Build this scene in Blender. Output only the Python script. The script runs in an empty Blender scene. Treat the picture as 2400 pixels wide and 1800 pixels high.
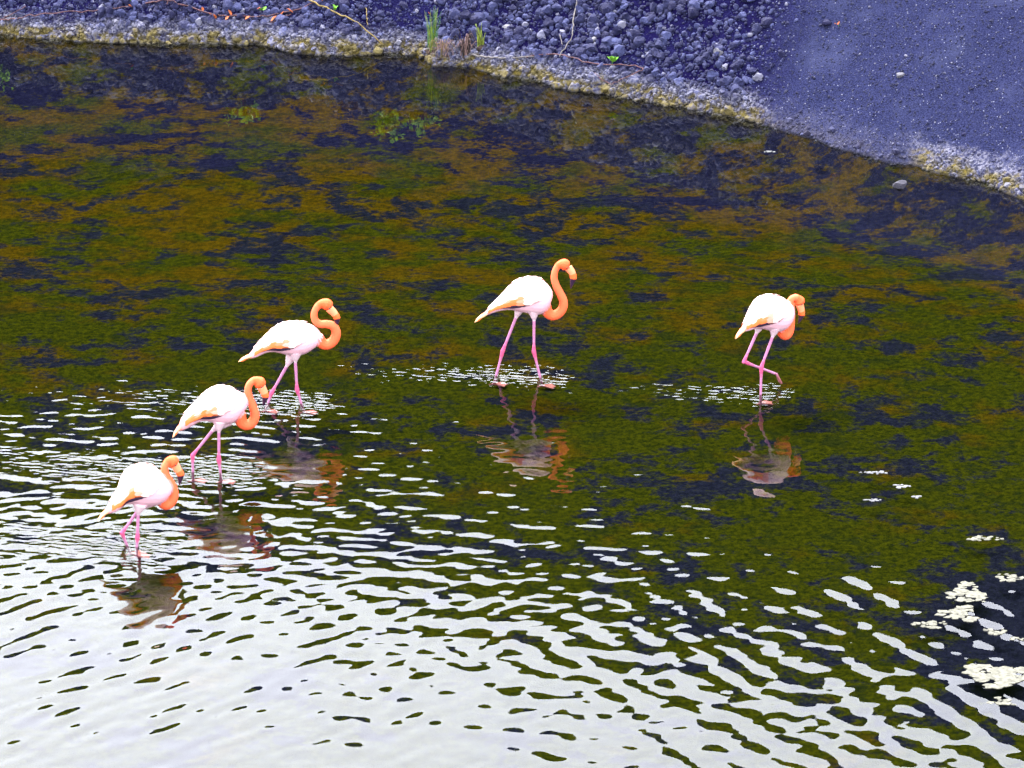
import bpy, math, random
import numpy as np
from mathutils import Vector, kdtree

R = math.radians
scene = bpy.context.scene
COL = scene.collection
rng = np.random.default_rng(7)
random.seed(7)

# ------------------------------------------------------------------ camera
PITCH = R(21.0); CAM_H = 13.3; HFOV = R(14.0)
cd = bpy.data.cameras.new('camera'); cam = bpy.data.objects.new('camera', cd); COL.objects.link(cam)
cam.location = (0, 0, CAM_H); cam.rotation_euler = (R(90) - PITCH, 0, 0)
cd.sensor_fit = 'HORIZONTAL'; cd.angle = HFOV; cd.clip_start = 0.5; cd.clip_end = 2000
scene.camera = cam

# ------------------------------------------------------------------ sky, sun, exposure
SUN_EL, SUN_AZ = R(54), R(-28)           # azimuth clockwise from +Y: high in front, a little to the left, behind thin cloud
w = bpy.data.worlds.new('World'); scene.world = w; w.use_nodes = True
nt = w.node_tree; nt.nodes.clear()
sky = nt.nodes.new('ShaderNodeTexSky'); sky.sky_type = 'NISHITA'; sky.sun_disc = False
sky.sun_elevation = SUN_EL; sky.sun_rotation = SUN_AZ
sky.air_density = 1.0; sky.dust_density = 5.0; sky.ozone_density = 1.0
bw = nt.nodes.new('ShaderNodeRGBToBW'); nt.links.new(sky.outputs[0], bw.inputs[0])
tint = nt.nodes.new('ShaderNodeVectorMath'); tint.operation = 'SCALE'
tint.inputs[0].default_value = (0.93, 0.97, 1.09); nt.links.new(bw.outputs[0], tint.inputs['Scale'])
mixw = nt.nodes.new('ShaderNodeMix'); mixw.data_type = 'RGBA'; mixw.inputs[0].default_value = 0.8   # a thin even cloud veil whitens the sky
nt.links.new(sky.outputs[0], mixw.inputs[6]); nt.links.new(tint.outputs[0], mixw.inputs[7])
bg = nt.nodes.new('ShaderNodeBackground'); bg.inputs[1].default_value = 0.13
veil = nt.nodes.new('ShaderNodeVectorMath'); veil.operation = 'MULTIPLY_ADD'                          # the same veil adds an even white brightness all round
nt.links.new(mixw.outputs[2], veil.inputs[0]); veil.inputs[1].default_value = (.62, .62, .62); veil.inputs[2].default_value = (3.5, 3.6, 3.95)
nt.links.new(veil.outputs[0], bg.inputs[0])
wo = nt.nodes.new('ShaderNodeOutputWorld'); nt.links.new(bg.outputs[0], wo.inputs[0])
sd = bpy.data.lights.new('sun', 'SUN'); sd.energy = 0.9; sd.angle = R(14); sd.color = (1.0, 0.96, 0.9)
sun = bpy.data.objects.new('sun', sd); COL.objects.link(sun); sun.location = (-5, -10, 30)
sdir = Vector((math.sin(SUN_AZ) * math.cos(SUN_EL), math.cos(SUN_AZ) * math.cos(SUN_EL), math.sin(SUN_EL)))
sun.rotation_euler = sdir.to_track_quat('Z', 'Y').to_euler()
vs = scene.view_settings
vs.view_transform = 'Standard'; vs.look = 'None'; vs.gamma = 1; vs.use_curve_mapping = False
vs.exposure = 3.4
cy = scene.cycles
cy.use_denoising = True
cy.max_bounces = 8; cy.transparent_max_bounces = 12; cy.caustics_reflective = False; cy.caustics_refractive = False

# ------------------------------------------------------------------ pixels (2400 x 1800) to rays
FPX = 1200 / math.tan(HFOV / 2)
CP, SP = math.cos(PITCH), math.sin(PITCH)
def ray(px, py):
    a = (np.asarray(px, float) - 1200) / FPX; b = -(np.asarray(py, float) - 900) / FPX
    return a, CP + b * SP, -SP + b * CP
def on_water(px, py, z=0.0):
    a, b, c = ray(px, py); t = (z - CAM_H) / c
    return a * t, b * t

# ------------------------------------------------------------------ numpy value noise
def _h(i, j, s):
    n = (i * 374761393 + j * 668265263 + s * 144269) & 0xffffffff
    n = ((n ^ (n >> 13)) * 1274126177) & 0xffffffff
    return ((n ^ (n >> 16)) & 0xffff) / 65535.0
def vnoise(x, y, s=0):
    xi = np.floor(x).astype(np.int64); yi = np.floor(y).astype(np.int64)
    fx = x - xi; fy = y - yi; fx = fx * fx * (3 - 2 * fx); fy = fy * fy * (3 - 2 * fy)
    return (_h(xi, yi, s) * (1 - fx) + _h(xi + 1, yi, s) * fx) * (1 - fy) + (_h(xi, yi + 1, s) * (1 - fx) + _h(xi + 1, yi + 1, s) * fx) * fy
def fbm(x, y, o=4, s=0):
    v = 0; a = .5
    for k in range(o):
        v = v + a * (vnoise(x, y, s + k * 17) * 2 - 1); x = x * 2.03; y = y * 2.03; a *= .5
    return v
def sstep(a, b, x):
    t = np.clip((x - a) / (b - a), 0, 1); return t * t * (3 - 2 * t)

# ------------------------------------------------------------------ shoreline and terrain
SHORE_PX = [(0,81),(134,94),(366,102),(610,102),(692,124),(814,130),(900,124),(981,130),(1024,153),(1100,155),(1162,175),(1252,184),(1306,203),
            (1415,220),(1487,231),(1610,252),(1683,268),(1785,291),(1907,325),(1968,350),(2070,378),(2167,395),(2232,411),(2314,431),(2400,464)]
S = np.array([on_water(*p) for p in SHORE_PX])
S = np.vstack([[(-70, 47.5), (-30, 46.6), (-12, 46.1), (-8, 45.8)], S, [(6.4, 38.6), (9.5, 36.0), (16, 31.5), (30, 24), (60, 12)]])
def shore_y(x): return np.interp(x, S[:, 0], S[:, 1])
def shore_d(x, y):
    d = np.full(np.shape(x), 1e9)
    for (ax, ay), (bx, by) in zip(S[:-1], S[1:]):
        ex, ey = bx - ax, by - ay
        t = np.clip(((x - ax) * ex + (y - ay) * ey) / (ex * ex + ey * ey), 0, 1)
        d = np.minimum(d, np.hypot(x - ax - t * ex, y - ay - t * ey))
    return np.where(y > shore_y(x), d, -d)
def fan(x, y):                       # the smooth scree fan on the right of the bank
    return sstep(-.35, .45, (x - 2.75) + (y - 42.6) * -0.28 + .25 * fbm(x * .8, y * .8, 3, 91))
def terrain(x, y):
    x = np.asarray(x, float); y = np.asarray(y, float)
    d = shore_d(x, y) + .10 * fbm(x * 3.1, y * 3.1, 3, 3) * np.exp(-np.abs(shore_y(x) - y) / 3)
    hc = np.interp(x, [-60, -9, -5, -3, -1, 1.5, 4, 8, 60], [15, 16.0, 17.2, 18.4, 19.8, 21.5, 24, 27, 28]) + 1.6 * fbm(x * .35, y * .2, 3, 5)
    f = fan(x, y)
    up = .06 * (1 - np.exp(-np.maximum(d, 0) / .05)) * (1 - f) + .70 * np.maximum(d, 0)
    up = up + np.minimum(np.maximum(d, 0), .6) * ((.10 * fbm(x * 1.3, y * 1.3, 4, 11) + .05 * fbm(x * 6, y * 6, 3, 12)) * (1 - .85 * f) + .02 * f * fbm(x * 9, y * 9, 2, 14))
    k = 2.0; e = np.clip(.5 + .5 * (hc - up) / k, 0, 1)          # smooth minimum: the crest of the hill
    land = hc * (1 - e) + up * e - k * e * (1 - e)
    bed = -np.minimum(.115, .55 * np.maximum(-d, 0)) + .012 * fbm(x * 2.2, y * 2.2, 3, 21)
    bed = bed - .22 * sstep(36.5, 40, y) * sstep(0, 1.2, -d)
    return np.where(d > 0, land, np.minimum(bed, -.001))
def on_bank(px, py):                 # first hit of pixel rays with the bank
    a, b, c = ray(px, py); a, b, c = np.broadcast_arrays(a, b, c)
    t = np.full(a.shape, 33.0) / b; hit = np.zeros(a.shape, bool)
    for st, n in ((.30, 110), (.02, 18)):
        go = np.ones(a.shape, bool)
        for _ in range(n):
            below = (CAM_H + t * c) < terrain(a * t, b * t)
            go &= ~below
            t = np.where(go, t + st, t)
        t = t - st
    t = t + .02
    return a * t, b * t, terrain(a * t, b * t)

# ------------------------------------------------------------------ ripples on the water (heights in metres)
def wave_train(X, Y, kx, ky, lam, slope, spread, lspread, n, seed):
    r = np.random.default_rng(seed); a0 = math.atan2(ky, kx); H = np.zeros_like(X)
    for i in range(n):
        a = a0 + r.normal(0, spread); l = lam * math.exp(r.normal(0, lspread)); k = 2 * math.pi / l
        H += (slope / k) * math.sqrt(2.0 / n) * np.sin(k * (X * math.cos(a) + Y * math.sin(a)) + r.uniform(0, 6.283))
    return H
def wave_h(X, Y, feet):
    H = np.zeros_like(X)
    right = sstep(-2.4, 1.4, X); left = 1 - sstep(-3.4, .6, X)
    near = 1 - sstep(29.2, 32.5, Y + .35 * fbm(X * .7, Y * .7, 2, 33)); mid = 1 - sstep(32.5, 36.0, Y)
    far = .12 + .88 * mid
    H += wave_train(X, Y, 1.7, 1.0, .27, .0270, .16, .24, 30, 1) * right * (.75 + .5 * fbm(X * .6, Y * .6, 2, 44)) * (.10 + .90 * near)
    H += wave_train(X, Y, -1.1, 1.0, .20, .0310, .15, .22, 28, 2) * (.25 + .75 * left) * (.10 + .90 * near)
    H += wave_train(X, Y, .10, 1.0, .36, .0095, .35, .25, 20, 3) * far
    H += wave_train(X, Y, .05, 1.0, .14, .0165, .32, .20, 24, 4) * (.62 + .38 * left) * (1 - .80 * sstep(1.0, 2.4, X)) * sstep(28.5, 31, Y) * (1 - sstep(33.8, 36.2, Y))
    H += wave_train(X, Y, -.3, 1.0, .13, .0050, .6, .25, 20, 5) * (.1 + .9 * near)
    H += wave_train(X, Y, 1.0, 1.0, .21, .0110, .6, .25, 20, 6) * (.10 + .90 * mid) * (1 - .6 * sstep(.8, 2.6, X) * sstep(29.5, 31, Y))
    ch = np.zeros_like(X)
    for i, (fx, fy) in enumerate(feet):
        wx = X + .10 * fbm(X * 1.5, Y * 1.5, 2, 70 + i); wy = Y + .10 * fbm(X * 1.5, Y * 1.5, 2, 80 + i)
        r = np.hypot(wx - fx, wy - fy); lam = .14
        H += .020 * lam / 6.283 * np.sin(6.283 * r / lam + i) * np.exp(-r / .9)
        rx, ry = X - fx, Y - fy                       # wake dragged behind the leg (birds walk towards +X)
        wedge = np.exp(-((ry + .12 * rx) / (.14 + .18 * np.maximum(-rx, 0))) ** 2) * sstep(.35, .02, rx) * np.exp(-np.maximum(-rx, 0) / .75)
        ch = np.maximum(ch, np.maximum(wedge, np.exp(-(r / .26) ** 2)))
    H += wave_train(X, Y, .2, 1.0, .050, .32, .6, .25, 44, 7) * ch * (.55 + .9 * np.clip(fbm(X * 6, Y * 9, 2, 55) + .4, 0, 1))
    return H
# ------------------------------------------------------------------ mesh helpers
def link(o, parent=None):
    COL.objects.link(o)
    if parent is not None: o.parent = parent
    return o
def mesh_obj(name, verts, faces, mat=None, parent=None, smooth=True, cols=None):
    me = bpy.data.meshes.new(name)
    me.from_pydata([tuple(map(float, v)) for v in verts], [], [tuple(int(i) for i in f) for f in faces])
    if cols is not None: set_cols(me, cols)
    if mat: me.materials.append(mat)
    if smooth: me.polygons.foreach_set('use_smooth', [True] * len(me.polygons))
    me.update()
    return link(bpy.data.objects.new(name, me), parent)
def np_mesh(name, V, F, mat, smooth=False):         # F: (n, 3) or (n, 4) arrays
    me = bpy.data.meshes.new(name)
    V = np.asarray(V, np.float32); F = np.asarray(F, np.int32); k = F.shape[1]
    me.vertices.add(len(V)); me.vertices.foreach_set('co', V.ravel())
    me.loops.add(F.size); me.loops.foreach_set('vertex_index', F.ravel())
    me.polygons.add(len(F)); me.polygons.foreach_set('loop_start', np.arange(0, F.size, k, dtype=np.int32))
    me.polygons.foreach_set('use_smooth', np.full(len(F), smooth))
    me.update(calc_edges=True); me.validate()
    me.materials.append(mat)
    return me
def set_cols(me, cols):
    at = me.color_attributes.new('Col', 'FLOAT_COLOR', 'POINT')
    c = np.ones((len(cols), 4), np.float32); c[:, :3] = cols
    at.data.foreach_set('color', c.ravel())
def tag(o, label, cat=None, group=None, kind=None):
    if label: o['label'] = label
    if cat: o['category'] = cat
    if group: o['group'] = group
    if kind: o['kind'] = kind
    return o
def empty(name, loc):
    o = bpy.data.objects.new(name, None); o.location = loc; o.empty_display_size = .1
    return link(o)
def catmull(P, n):
    P = np.asarray(P, float); Q = np.vstack([2 * P[0] - P[1], P, 2 * P[-1] - P[-2]])
    out = []
    for i in range(1, len(Q) - 2):
        for t in np.linspace(0, 1, n, endpoint=False):
            a, b, c, d = Q[i - 1], Q[i], Q[i + 1], Q[i + 2]
            out.append(.5 * ((2 * b) + (-a + c) * t + (2 * a - 5 * b + 4 * c - d) * t * t + (-a + 3 * b - 3 * c + d) * t ** 3))
    out.append(P[-1]); return np.array(out)
def tube(P, r, n=8, cap=True, flat=None):           # swept tube; P (m,3), r (m,)
    P = np.asarray(P, float); m = len(P); r = np.broadcast_to(np.asarray(r, float), (m,))
    T = np.gradient(P, axis=0); T /= np.linalg.norm(T, axis=1)[:, None] + 1e-12
    up = np.array([0, 0, 1.]) if abs(T[0][2]) < .9 else np.array([0, 1., 0])
    N = np.cross(T[0], up); N /= np.linalg.norm(N); V = []
    for i in range(m):
        N = N - T[i] * N.dot(T[i]); N /= np.linalg.norm(N) + 1e-12; B = np.cross(T[i], N)
        for k in range(n):
            a = 2 * math.pi * k / n
            V.append(P[i] + r[i] * (math.cos(a) * N * (flat or 1) + math.sin(a) * B))
    F = []
    for i in range(m - 1):
        for k in range(n):
            k2 = (k + 1) % n
            F.append((i * n + k, i * n + k2, (i + 1) * n + k2, (i + 1) * n + k))
    if cap: F.append(tuple(range(n - 1, -1, -1))); F.append(tuple((m - 1) * n + k for k in range(n)))
    return V, F

# ------------------------------------------------------------------ material helpers
class NT:
    def __init__(s, name):
        s.m = bpy.data.materials.new(name); s.m.use_nodes = True; s.t = s.m.node_tree; s.t.nodes.clear()
        s.out = s.t.nodes.new('ShaderNodeOutputMaterial')
    def n(s, typ, **kw):
        x = s.t.nodes.new('ShaderNode' + typ)
        for k, v in kw.items(): setattr(x, k, v)
        return x
    def put(s, sock, v):
        if hasattr(v, 'is_output'): s.t.links.new(v, sock)
        elif isinstance(v, (int, float)) and sock.type == 'RGBA': sock.default_value = (v, v, v, 1)
        elif isinstance(v, tuple) and sock.type == 'RGBA' and len(v) == 3: sock.default_value = (*v, 1)
        else: sock.default_value = v
    def math(s, op, a, b=None, c=None, clamp=False):
        x = s.n('Math', operation=op, use_clamp=clamp); s.put(x.inputs[0], a)
        if b is not None: s.put(x.inputs[1], b)
        if c is not None: s.put(x.inputs[2], c)
        return x.outputs[0]
    def vmath(s, op, a, b=None):
        x = s.n('VectorMath', operation=op); s.put(x.inputs[0], a)
        if b is not None: s.put(x.inputs[1], b)
        return x.outputs[1] if op in ('DISTANCE', 'DOT_PRODUCT', 'LENGTH') else x.outputs[0]
    def mix(s, f, a, b, mode='MIX'):
        x = s.n('Mix', data_type='RGBA', blend_type=mode); s.put(x.inputs[0], f); s.put(x.inputs[6], a); s.put(x.inputs[7], b); return x.outputs[2]
    def noise(s, vec, scale, detail=3, rough=.55, dist=0.0, color=False):
        x = s.n('TexNoise'); s.put(x.inputs['Vector'], vec); s.put(x.inputs['Scale'], scale)
        x.inputs['Detail'].default_value = detail; x.inputs['Roughness'].default_value = rough; x.inputs['Distortion'].default_value = dist
        return x.outputs['Color' if color else 'Fac']
    def ss(s, a, b, v):
        x = s.n('MapRange', interpolation_type='SMOOTHSTEP'); s.put(x.inputs[0], v); s.put(x.inputs[1], a); s.put(x.inputs[2], b); return x.outputs[0]
    def pos(s): return s.n('NewGeometry').outputs['Position']
    def xyz(s, v):
        x = s.n('SeparateXYZ'); s.put(x.inputs[0], v); return x.outputs
    def comb(s, x, y, z):
        c = s.n('CombineXYZ'); s.put(c.inputs[0], x); s.put(c.inputs[1], y); s.put(c.inputs[2], z); return c.outputs[0]
    def bump(s, h, dist=1.0, strength=1.0):
        b = s.n('Bump'); b.inputs['Strength'].default_value = strength; b.inputs['Distance'].default_value = dist; s.put(b.inputs['Height'], h); return b.outputs[0]
    def bsdf(s, col, rough=.8, normal=None, spec=.3, **kw):
        p = s.n('BsdfPrincipled'); s.put(p.inputs['Base Color'], col); s.put(p.inputs['Roughness'], rough)
        p.inputs['Specular IOR Level'].default_value = spec
        for k, v in kw.items(): s.put(p.inputs[k], v)
        if normal is not None: s.t.links.new(normal, p.inputs['Normal'])
        s.t.links.new(p.outputs[0], s.out.inputs[0]); return p

def plain(name, col, var=.25, scale=30, rough=.75, spec=.25):
    t = NT(name); nz = t.noise(t.pos(), scale, 3)
    c2 = tuple(min(1, c * (1 + var)) for c in col); c1 = tuple(c * (1 - var) for c in col)
    t.bsdf(t.mix(t.ss(.3, .7, nz), c1, c2), rough, spec=spec); return t.m

def crust_mix(t, base, lo=.105, hi=.20, amt=1.0):
    """pale salt crust with a yellow algae rim just above the waterline"""
    p = t.pos(); x, y, z = t.xyz(p)
    nz = t.math('MULTIPLY', t.math('SUBTRACT', t.noise(p, 5.0, 4, .6), .5), .30)
    zz = t.math('ADD', z, nz)
    # the fan reaches the water without crust between two points of the shore
    bare = t.math('MULTIPLY', t.ss(2.45, 2.9, x), t.math('SUBTRACT', 1.0, t.ss(4.05, 4.3, x)))
    patch = t.ss(.34, .56, t.noise(p, 9.0, 3, .6))
    sp = t.ss(.42, .60, t.noise(p, 34.0, 2, .5))
    white = t.math('MULTIPLY', t.math('SUBTRACT', 1.0, t.ss(hi - .05, hi + .05, zz)), t.math('MULTIPLY_ADD', sp, .75, .15))
    white = t.math('MULTIPLY', white, t.math('MULTIPLY', t.math('SUBTRACT', 1.0, t.math('MULTIPLY', bare, .85)), amt))
    yel = t.math('MULTIPLY', t.math('SUBTRACT', 1.0, t.ss(lo - .03, lo + .04, zz)), patch)
    yel = t.math('MULTIPLY', yel, t.math('SUBTRACT', 1.0, t.math('MULTIPLY', bare, .9)))
    c = t.mix(white, base, t.mix(t.noise(p, 13, 2), (.045, .044, .070), (.130, .126, .150)))
    ycol = t.mix(t.noise(p, 22, 2), (.026, .020, .002), (.105, .080, .014))
    c = t.mix(t.math('MULTIPLY', yel, .9), c, ycol)
    wet = t.math('SUBTRACT', 1.0, t.ss(.0, .03, z))
    return t.mix(t.math('MULTIPLY', wet, .8), c, (.006, .006, .008))

# ------------------------------------------------------------------ ground: pond bed and cinder bank in one sheet
def ground_material():
    t = NT('cinder_and_algae_bed'); p = t.pos(); x, y, z = t.xyz(p)
    # cinder
    g = t.noise(p, 60, 3, .6); g2 = t.noise(p, 6, 4, .6); g3 = t.noise(p, 1.1, 4, .6)
    sx = t.math('SUBTRACT', x, 2.75); sy = t.math('MULTIPLY', t.math('SUBTRACT', y, 42.6), -.28)
    fanm = t.ss(-.5, .5, t.math('ADD', t.math('ADD', sx, sy), t.math('MULTIPLY_ADD', g2, .8, -.4)))
    dark = t.mix(t.ss(.35, .65, g), (.0020, .0014, .010), (.0085, .0085, .034))
    dark = t.mix(t.ss(.40, .62, g3), dark, (.0028, .0020, .015))
    lite = t.mix(t.ss(.35, .65, g), (.0062, .0070, .0205), (.0150, .0168, .0420))
    lite = t.mix(t.math('MULTIPLY', t.ss(.45, .75, g3), .55), lite, (.0270, .0300, .0600))
    cin = t.mix(fanm, dark, lite)
    vor = t.n('TexVoronoi'); t.put(vor.inputs['Vector'], p); vor.inputs['Scale'].default_value = 55
    spk = t.math('MULTIPLY', t.ss(.955, .965, t.xyz(vor.outputs['Color'])[0]), t.math('SUBTRACT', 1.0, t.ss(.22, .34, vor.outputs['Distance'])))
    cin = t.mix(t.math('MULTIPLY', spk, .8), cin, (.16, .16, .19))
    scrub = t.mix(t.ss(.35, .65, t.noise(p, 2.5, 4, .65)), (.0016, .0030, .0010), (.0075, .0120, .0020))      # dark scrub covers the hill higher up
    cin = t.mix(t.ss(2.2, 3.2, t.math('ADD', z, t.math('MULTIPLY_ADD', g3, 2.4, -1.2))), cin, scrub)
    land = crust_mix(t, cin)
    # pond bed: olive and ochre algae over dark cinder
    warp = t.n('VectorMath', operation='MULTIPLY_ADD'); t.put(warp.inputs[0], t.noise(p, 3.2, 4, .65, color=True)); warp.inputs[1].default_value = (.35, .25, .1); t.put(warp.inputs[2], p)
    q = warp.outputs[0]
    n1 = t.noise(q, 2.9, 5, .66); n2 = t.noise(q, .75, 3, .55); n3 = t.noise(q, 1.3, 4, .6); fine = t.noise(p, 17, 5, .7); tuft = t.noise(p, 45, 3, .65)
    green = t.mix(t.ss(.3, .7, fine), (.0036, .0054, .0008), (.0190, .0200, .0008))
    ochre = t.mix(t.ss(.3, .7, fine), (.0125, .0085, .0006), (.0350, .0205, .0008))
    far = t.ss(30.5, 40.5, y)
    oc = t.ss(.46, .66, t.math('ADD', n3, t.math('MULTIPLY_ADD', far, .17, -.10)))
    alg = t.mix(oc, green, ochre)
    alg = t.mix(t.math('MULTIPLY', t.ss(.52, .66, t.noise(q, 4.5, 4, .6)), .55), alg, (.0030, .0052, .0022))
    bare = t.mix(t.ss(.35, .65, fine), (.0020, .0021, .0075), (.0052, .0056, .0150))
    cover = t.math('ADD', n1, t.math('MULTIPLY', t.math('SUBTRACT', n2, .5), .55))
    cover = t.math('ADD', cover, t.math('MULTIPLY', t.math('SUBTRACT', fine, .5), .28))
    # dark algae-free strip along the bank and a dark patch of lower cover at the right
    d0 = t.vmath('DISTANCE', t.vmath('MULTIPLY', p, (1, .55, 0)), (4.15, 16.2, 0))
    dark_patch = t.math('SUBTRACT', 1.0, t.ss(.35, 1.25, d0))
    cover = t.math('SUBTRACT', cover, t.math('MULTIPLY', dark_patch, .30))
    sa_ = t.n('Attribute'); sa_.attribute_name = 'shore_distance'
    cover = t.math('SUBTRACT', cover, t.math('MULTIPLY', t.math('SUBTRACT', 1.0, t.ss(.5, 2.3, sa_.outputs['Fac'])), .095))
    cover = t.math('ADD', cover, t.math('MULTIPLY', t.math('SUBTRACT', 1.0, far), .010))
    bed = t.mix(t.ss(.375, .505, cover), bare, alg)
    bed = t.mix(t.math('MULTIPLY', t.ss(.50, .68, tuft), .45), bed, (.0015, .0022, .0010))
    col = t.mix(t.ss(-.012, .006, z), bed, land)
    hb = t.math('ADD', t.math('MULTIPLY', g, .012), t.math('MULTIPLY', fine, .01))
    t.bsdf(col, 1.0, t.bump(hb), spec=0.0)
    return t.m

xs = np.unique(np.concatenate([np.linspace(-400, -70, 12), np.linspace(-70, -9, 60), np.arange(-9, 9.001, .085), np.linspace(9, 70, 60), np.linspace(70, 400, 12)]))
ys = np.unique(np.concatenate([np.linspace(-300, 5, 16), np.linspace(5, 25, 30), np.linspace(25, 38.5, 70), np.arange(38.5, 50.5, .07), np.linspace(50.5, 80, 70), np.linspace(80, 500, 20)]))
GX, GY = np.meshgrid(xs, ys); GZ = terrain(GX, GY)
V = np.stack([GX.ravel(), GY.ravel(), GZ.ravel()], 1)
nx, ny = len(xs), len(ys)
ii, jj = np.meshgrid(np.arange(nx - 1), np.arange(ny - 1)); a0 = (jj * nx + ii).ravel()
F = np.stack([a0, a0 + 1, a0 + nx + 1, a0 + nx], 1)
ground = link(bpy.data.objects.new('ground', np_mesh('ground', V, F, ground_material(), True)))
ground['kind'] = 'structure'
at_ = ground.data.attributes.new('shore_distance', 'FLOAT', 'POINT'); at_.data.foreach_set('value', (-shore_d(GX, GY)).ravel().astype(np.float32))

# ------------------------------------------------------------------ flamingo poses (pixels traced, put on each bird's own upright plane)
def crop(ox, oy, s): return lambda L: [(ox + p[0] / s, oy + p[1] / s) + tuple(p[2:]) for p in L]
BIRDS = []
def bird(ox, oy, s, **k):
    c = crop(ox, oy, s)
    k['sta'] = [(ox + a / s, oy + b / s, oy + d / s) for a, b, d in k['sta']]
    for key in ('neck', 'bill', 'leg_a', 'leg_b', 'toe_a', 'toe_b', 'foot_a', 'foot_b'):
        if key in k: k[key] = c(k[key])
    BIRDS.append(k)
bird(1080, 560, 4.147, anchor=(1212, 882), yaw=3, label='tallest wading flamingo with raised neck, striding with both legs straight',
     sta=[(205,738,765),(250,695,742),(330,618,712),(420,527,690),(500,442,688),(580,398,702),(680,381,722),(770,395,728),(830,432,690),(870,475,625),(893,515,560)],
     neck=[(815,640),(838,706),(885,742),(945,728),(990,672),(996,605),(965,530),(928,455),(908,380),(918,310),(952,258),(1000,248),(1040,272)],
     bill=[(1045,282),(1080,325),(1093,372),(1083,418),(1068,484)],
     leg_a=[(590,640),(548,735),(408,1090),(338,1350)], leg_b=[(705,680),(712,765),(710,1095),(768,1330)])
bird(1690, 650, 5.529, anchor=(1783, 921), yaw=28, label='wading flamingo with one leg folded up clear of the water',
     sta=[(262,662,735),(300,604,704),(360,503,688),(420,390,664),(500,290,658),(600,246,682),(700,243,700),(800,272,672),(880,320,590),(932,390,490)],
     neck=[(795,630),(800,715),(838,748),(880,700),(896,610),(905,510),(905,400),(895,330),(915,280),(965,262),(1005,300),(1012,345)],
     bill=[(1014,345),(1038,420),(1045,475),(1032,525),(1002,598)],
     leg_a=[(500,600),(475,690),(295,1095),(720,1255)], leg_b=[(690,650),(680,735),(522,1165),(514,1500)], toe_a=[(720,1255),(750,1310),(778,1385)])
bird(550, 680, 5.529, anchor=(663, 945), yaw=9, label='wading flamingo with doubled S-bent neck, its bill touching its neck',
     sta=[(160,855,882),(220,793,885),(300,703,858),(400,603,810),(500,513,798),(600,453,815),(700,428,835),(800,423,838),(900,428,820),(1000,451,765),(1080,505,700),(1132,585,650)],
     neck=[(1070,610),(1120,680),(1190,706),(1262,675),(1308,600),(1312,530),(1270,462),(1190,440),(1105,438),(1045,392),(1030,310),(1060,230),(1120,180),(1190,185),(1230,225)],
     bill=[(1225,235),(1290,300),(1322,350),(1325,410),(1312,482)],
     leg_a=[(760,790),(692,955),(480,1330),(410,1530)], leg_b=[(790,800),(785,900),(808,1290),(845,1410)])
bird(390, 860, 5.529, anchor=(484, 1107), yaw=11, label='wading flamingo with dark wing edge and bill held just above its curved neck loop',
     sta=[(150,790,828),(200,664,822),(290,563,782),(400,453,718),(480,368,695),(560,313,703),(650,271,722),(740,258,735),(850,285,715),(950,322,628),(1020,365,545),(1050,425,485)],
     neck=[(945,600),(965,700),(1020,748),(1090,738),(1140,670),(1145,590),(1110,490),(1072,390),(1058,300),(1080,222),(1140,178),(1200,200),(1232,250)],
     bill=[(1228,255),(1265,325),(1282,375),(1275,425),(1255,505)],
     leg_a=[(800,680),(618,800),(340,1145),(345,1440)], leg_b=[(690,700),(680,810),(680,1200),(692,1300)])
bird(220, 1050, 5.925, anchor=(311, 1279), yaw=20, label='smallest wading flamingo with hunched round back and neck folded against its breast',
     sta=[(150,885,922),(200,793,912),(280,683,890),(350,590,848),(420,404,783),(500,308,770),(620,248,795),(740,238,800),(830,258,790),(920,313,755),(1010,395,685),(1078,480,590)],
     neck=[(945,640),(950,735),(1005,785),(1070,745),(1108,660),(1100,570),(1060,480),(1010,400),(985,320),(990,250),(1030,190),(1085,185),(1125,225)],
     bill=[(1122,230),(1165,300),(1200,360),(1198,425),(1190,517)],
     leg_a=[(870,690),(642,830),(390,1180),(480,1400)], leg_b=[(640,780),(615,890),(606,1240),(600,1330)])

BED_Z = -.095
FEET = []          # where legs pierce the water
def vcol_material(name, bumpscale=60, bumph=.002, rough=.75):
    t = NT(name); a = t.n('Attribute'); a.attribute_name = 'Col'
    p = t.pos(); nz = t.noise(p, 90, 3, .6)
    c = t.mix(t.math('MULTIPLY', t.ss(.3, .7, nz), .16), a.outputs['Color'], t.mix(.5, a.outputs['Color'], (.5, .15, .12)))
    t.bsdf(c, rough, t.bump(t.noise(t.vmath('MULTIPLY', p, (1, 1, 2.2)), bumpscale, 3, .6), bumph), spec=.2)
    return t.m
M_PLUM = vcol_material('flamingo_plumage'); M_BILL = vcol_material('bill_horn', 40, .0005, .4)
M_EYE = plain('eye', (.02, .015, .01), rough=.2, spec=.6); M_DARK = plain('flight_feather_black', (.016, .004, .018), rough=.6)
C_TORSO = (.66, .40, .41); C_BELLY = (.62, .34, .40); C_NECK = (.76, .128, .048); C_NECKB = (.72, .088, .026); C_HEAD = (.78, .080, .018)
C_LEG = (.34, .130, .235); C_KNEE = (.40, .055, .135); C_FOOT = (.19, .058, .066); C_THIGH = (.55, .40, .43)
C_WING = (.80, .53, .50); C_ORANGE = (.78, .155, .035)

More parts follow.
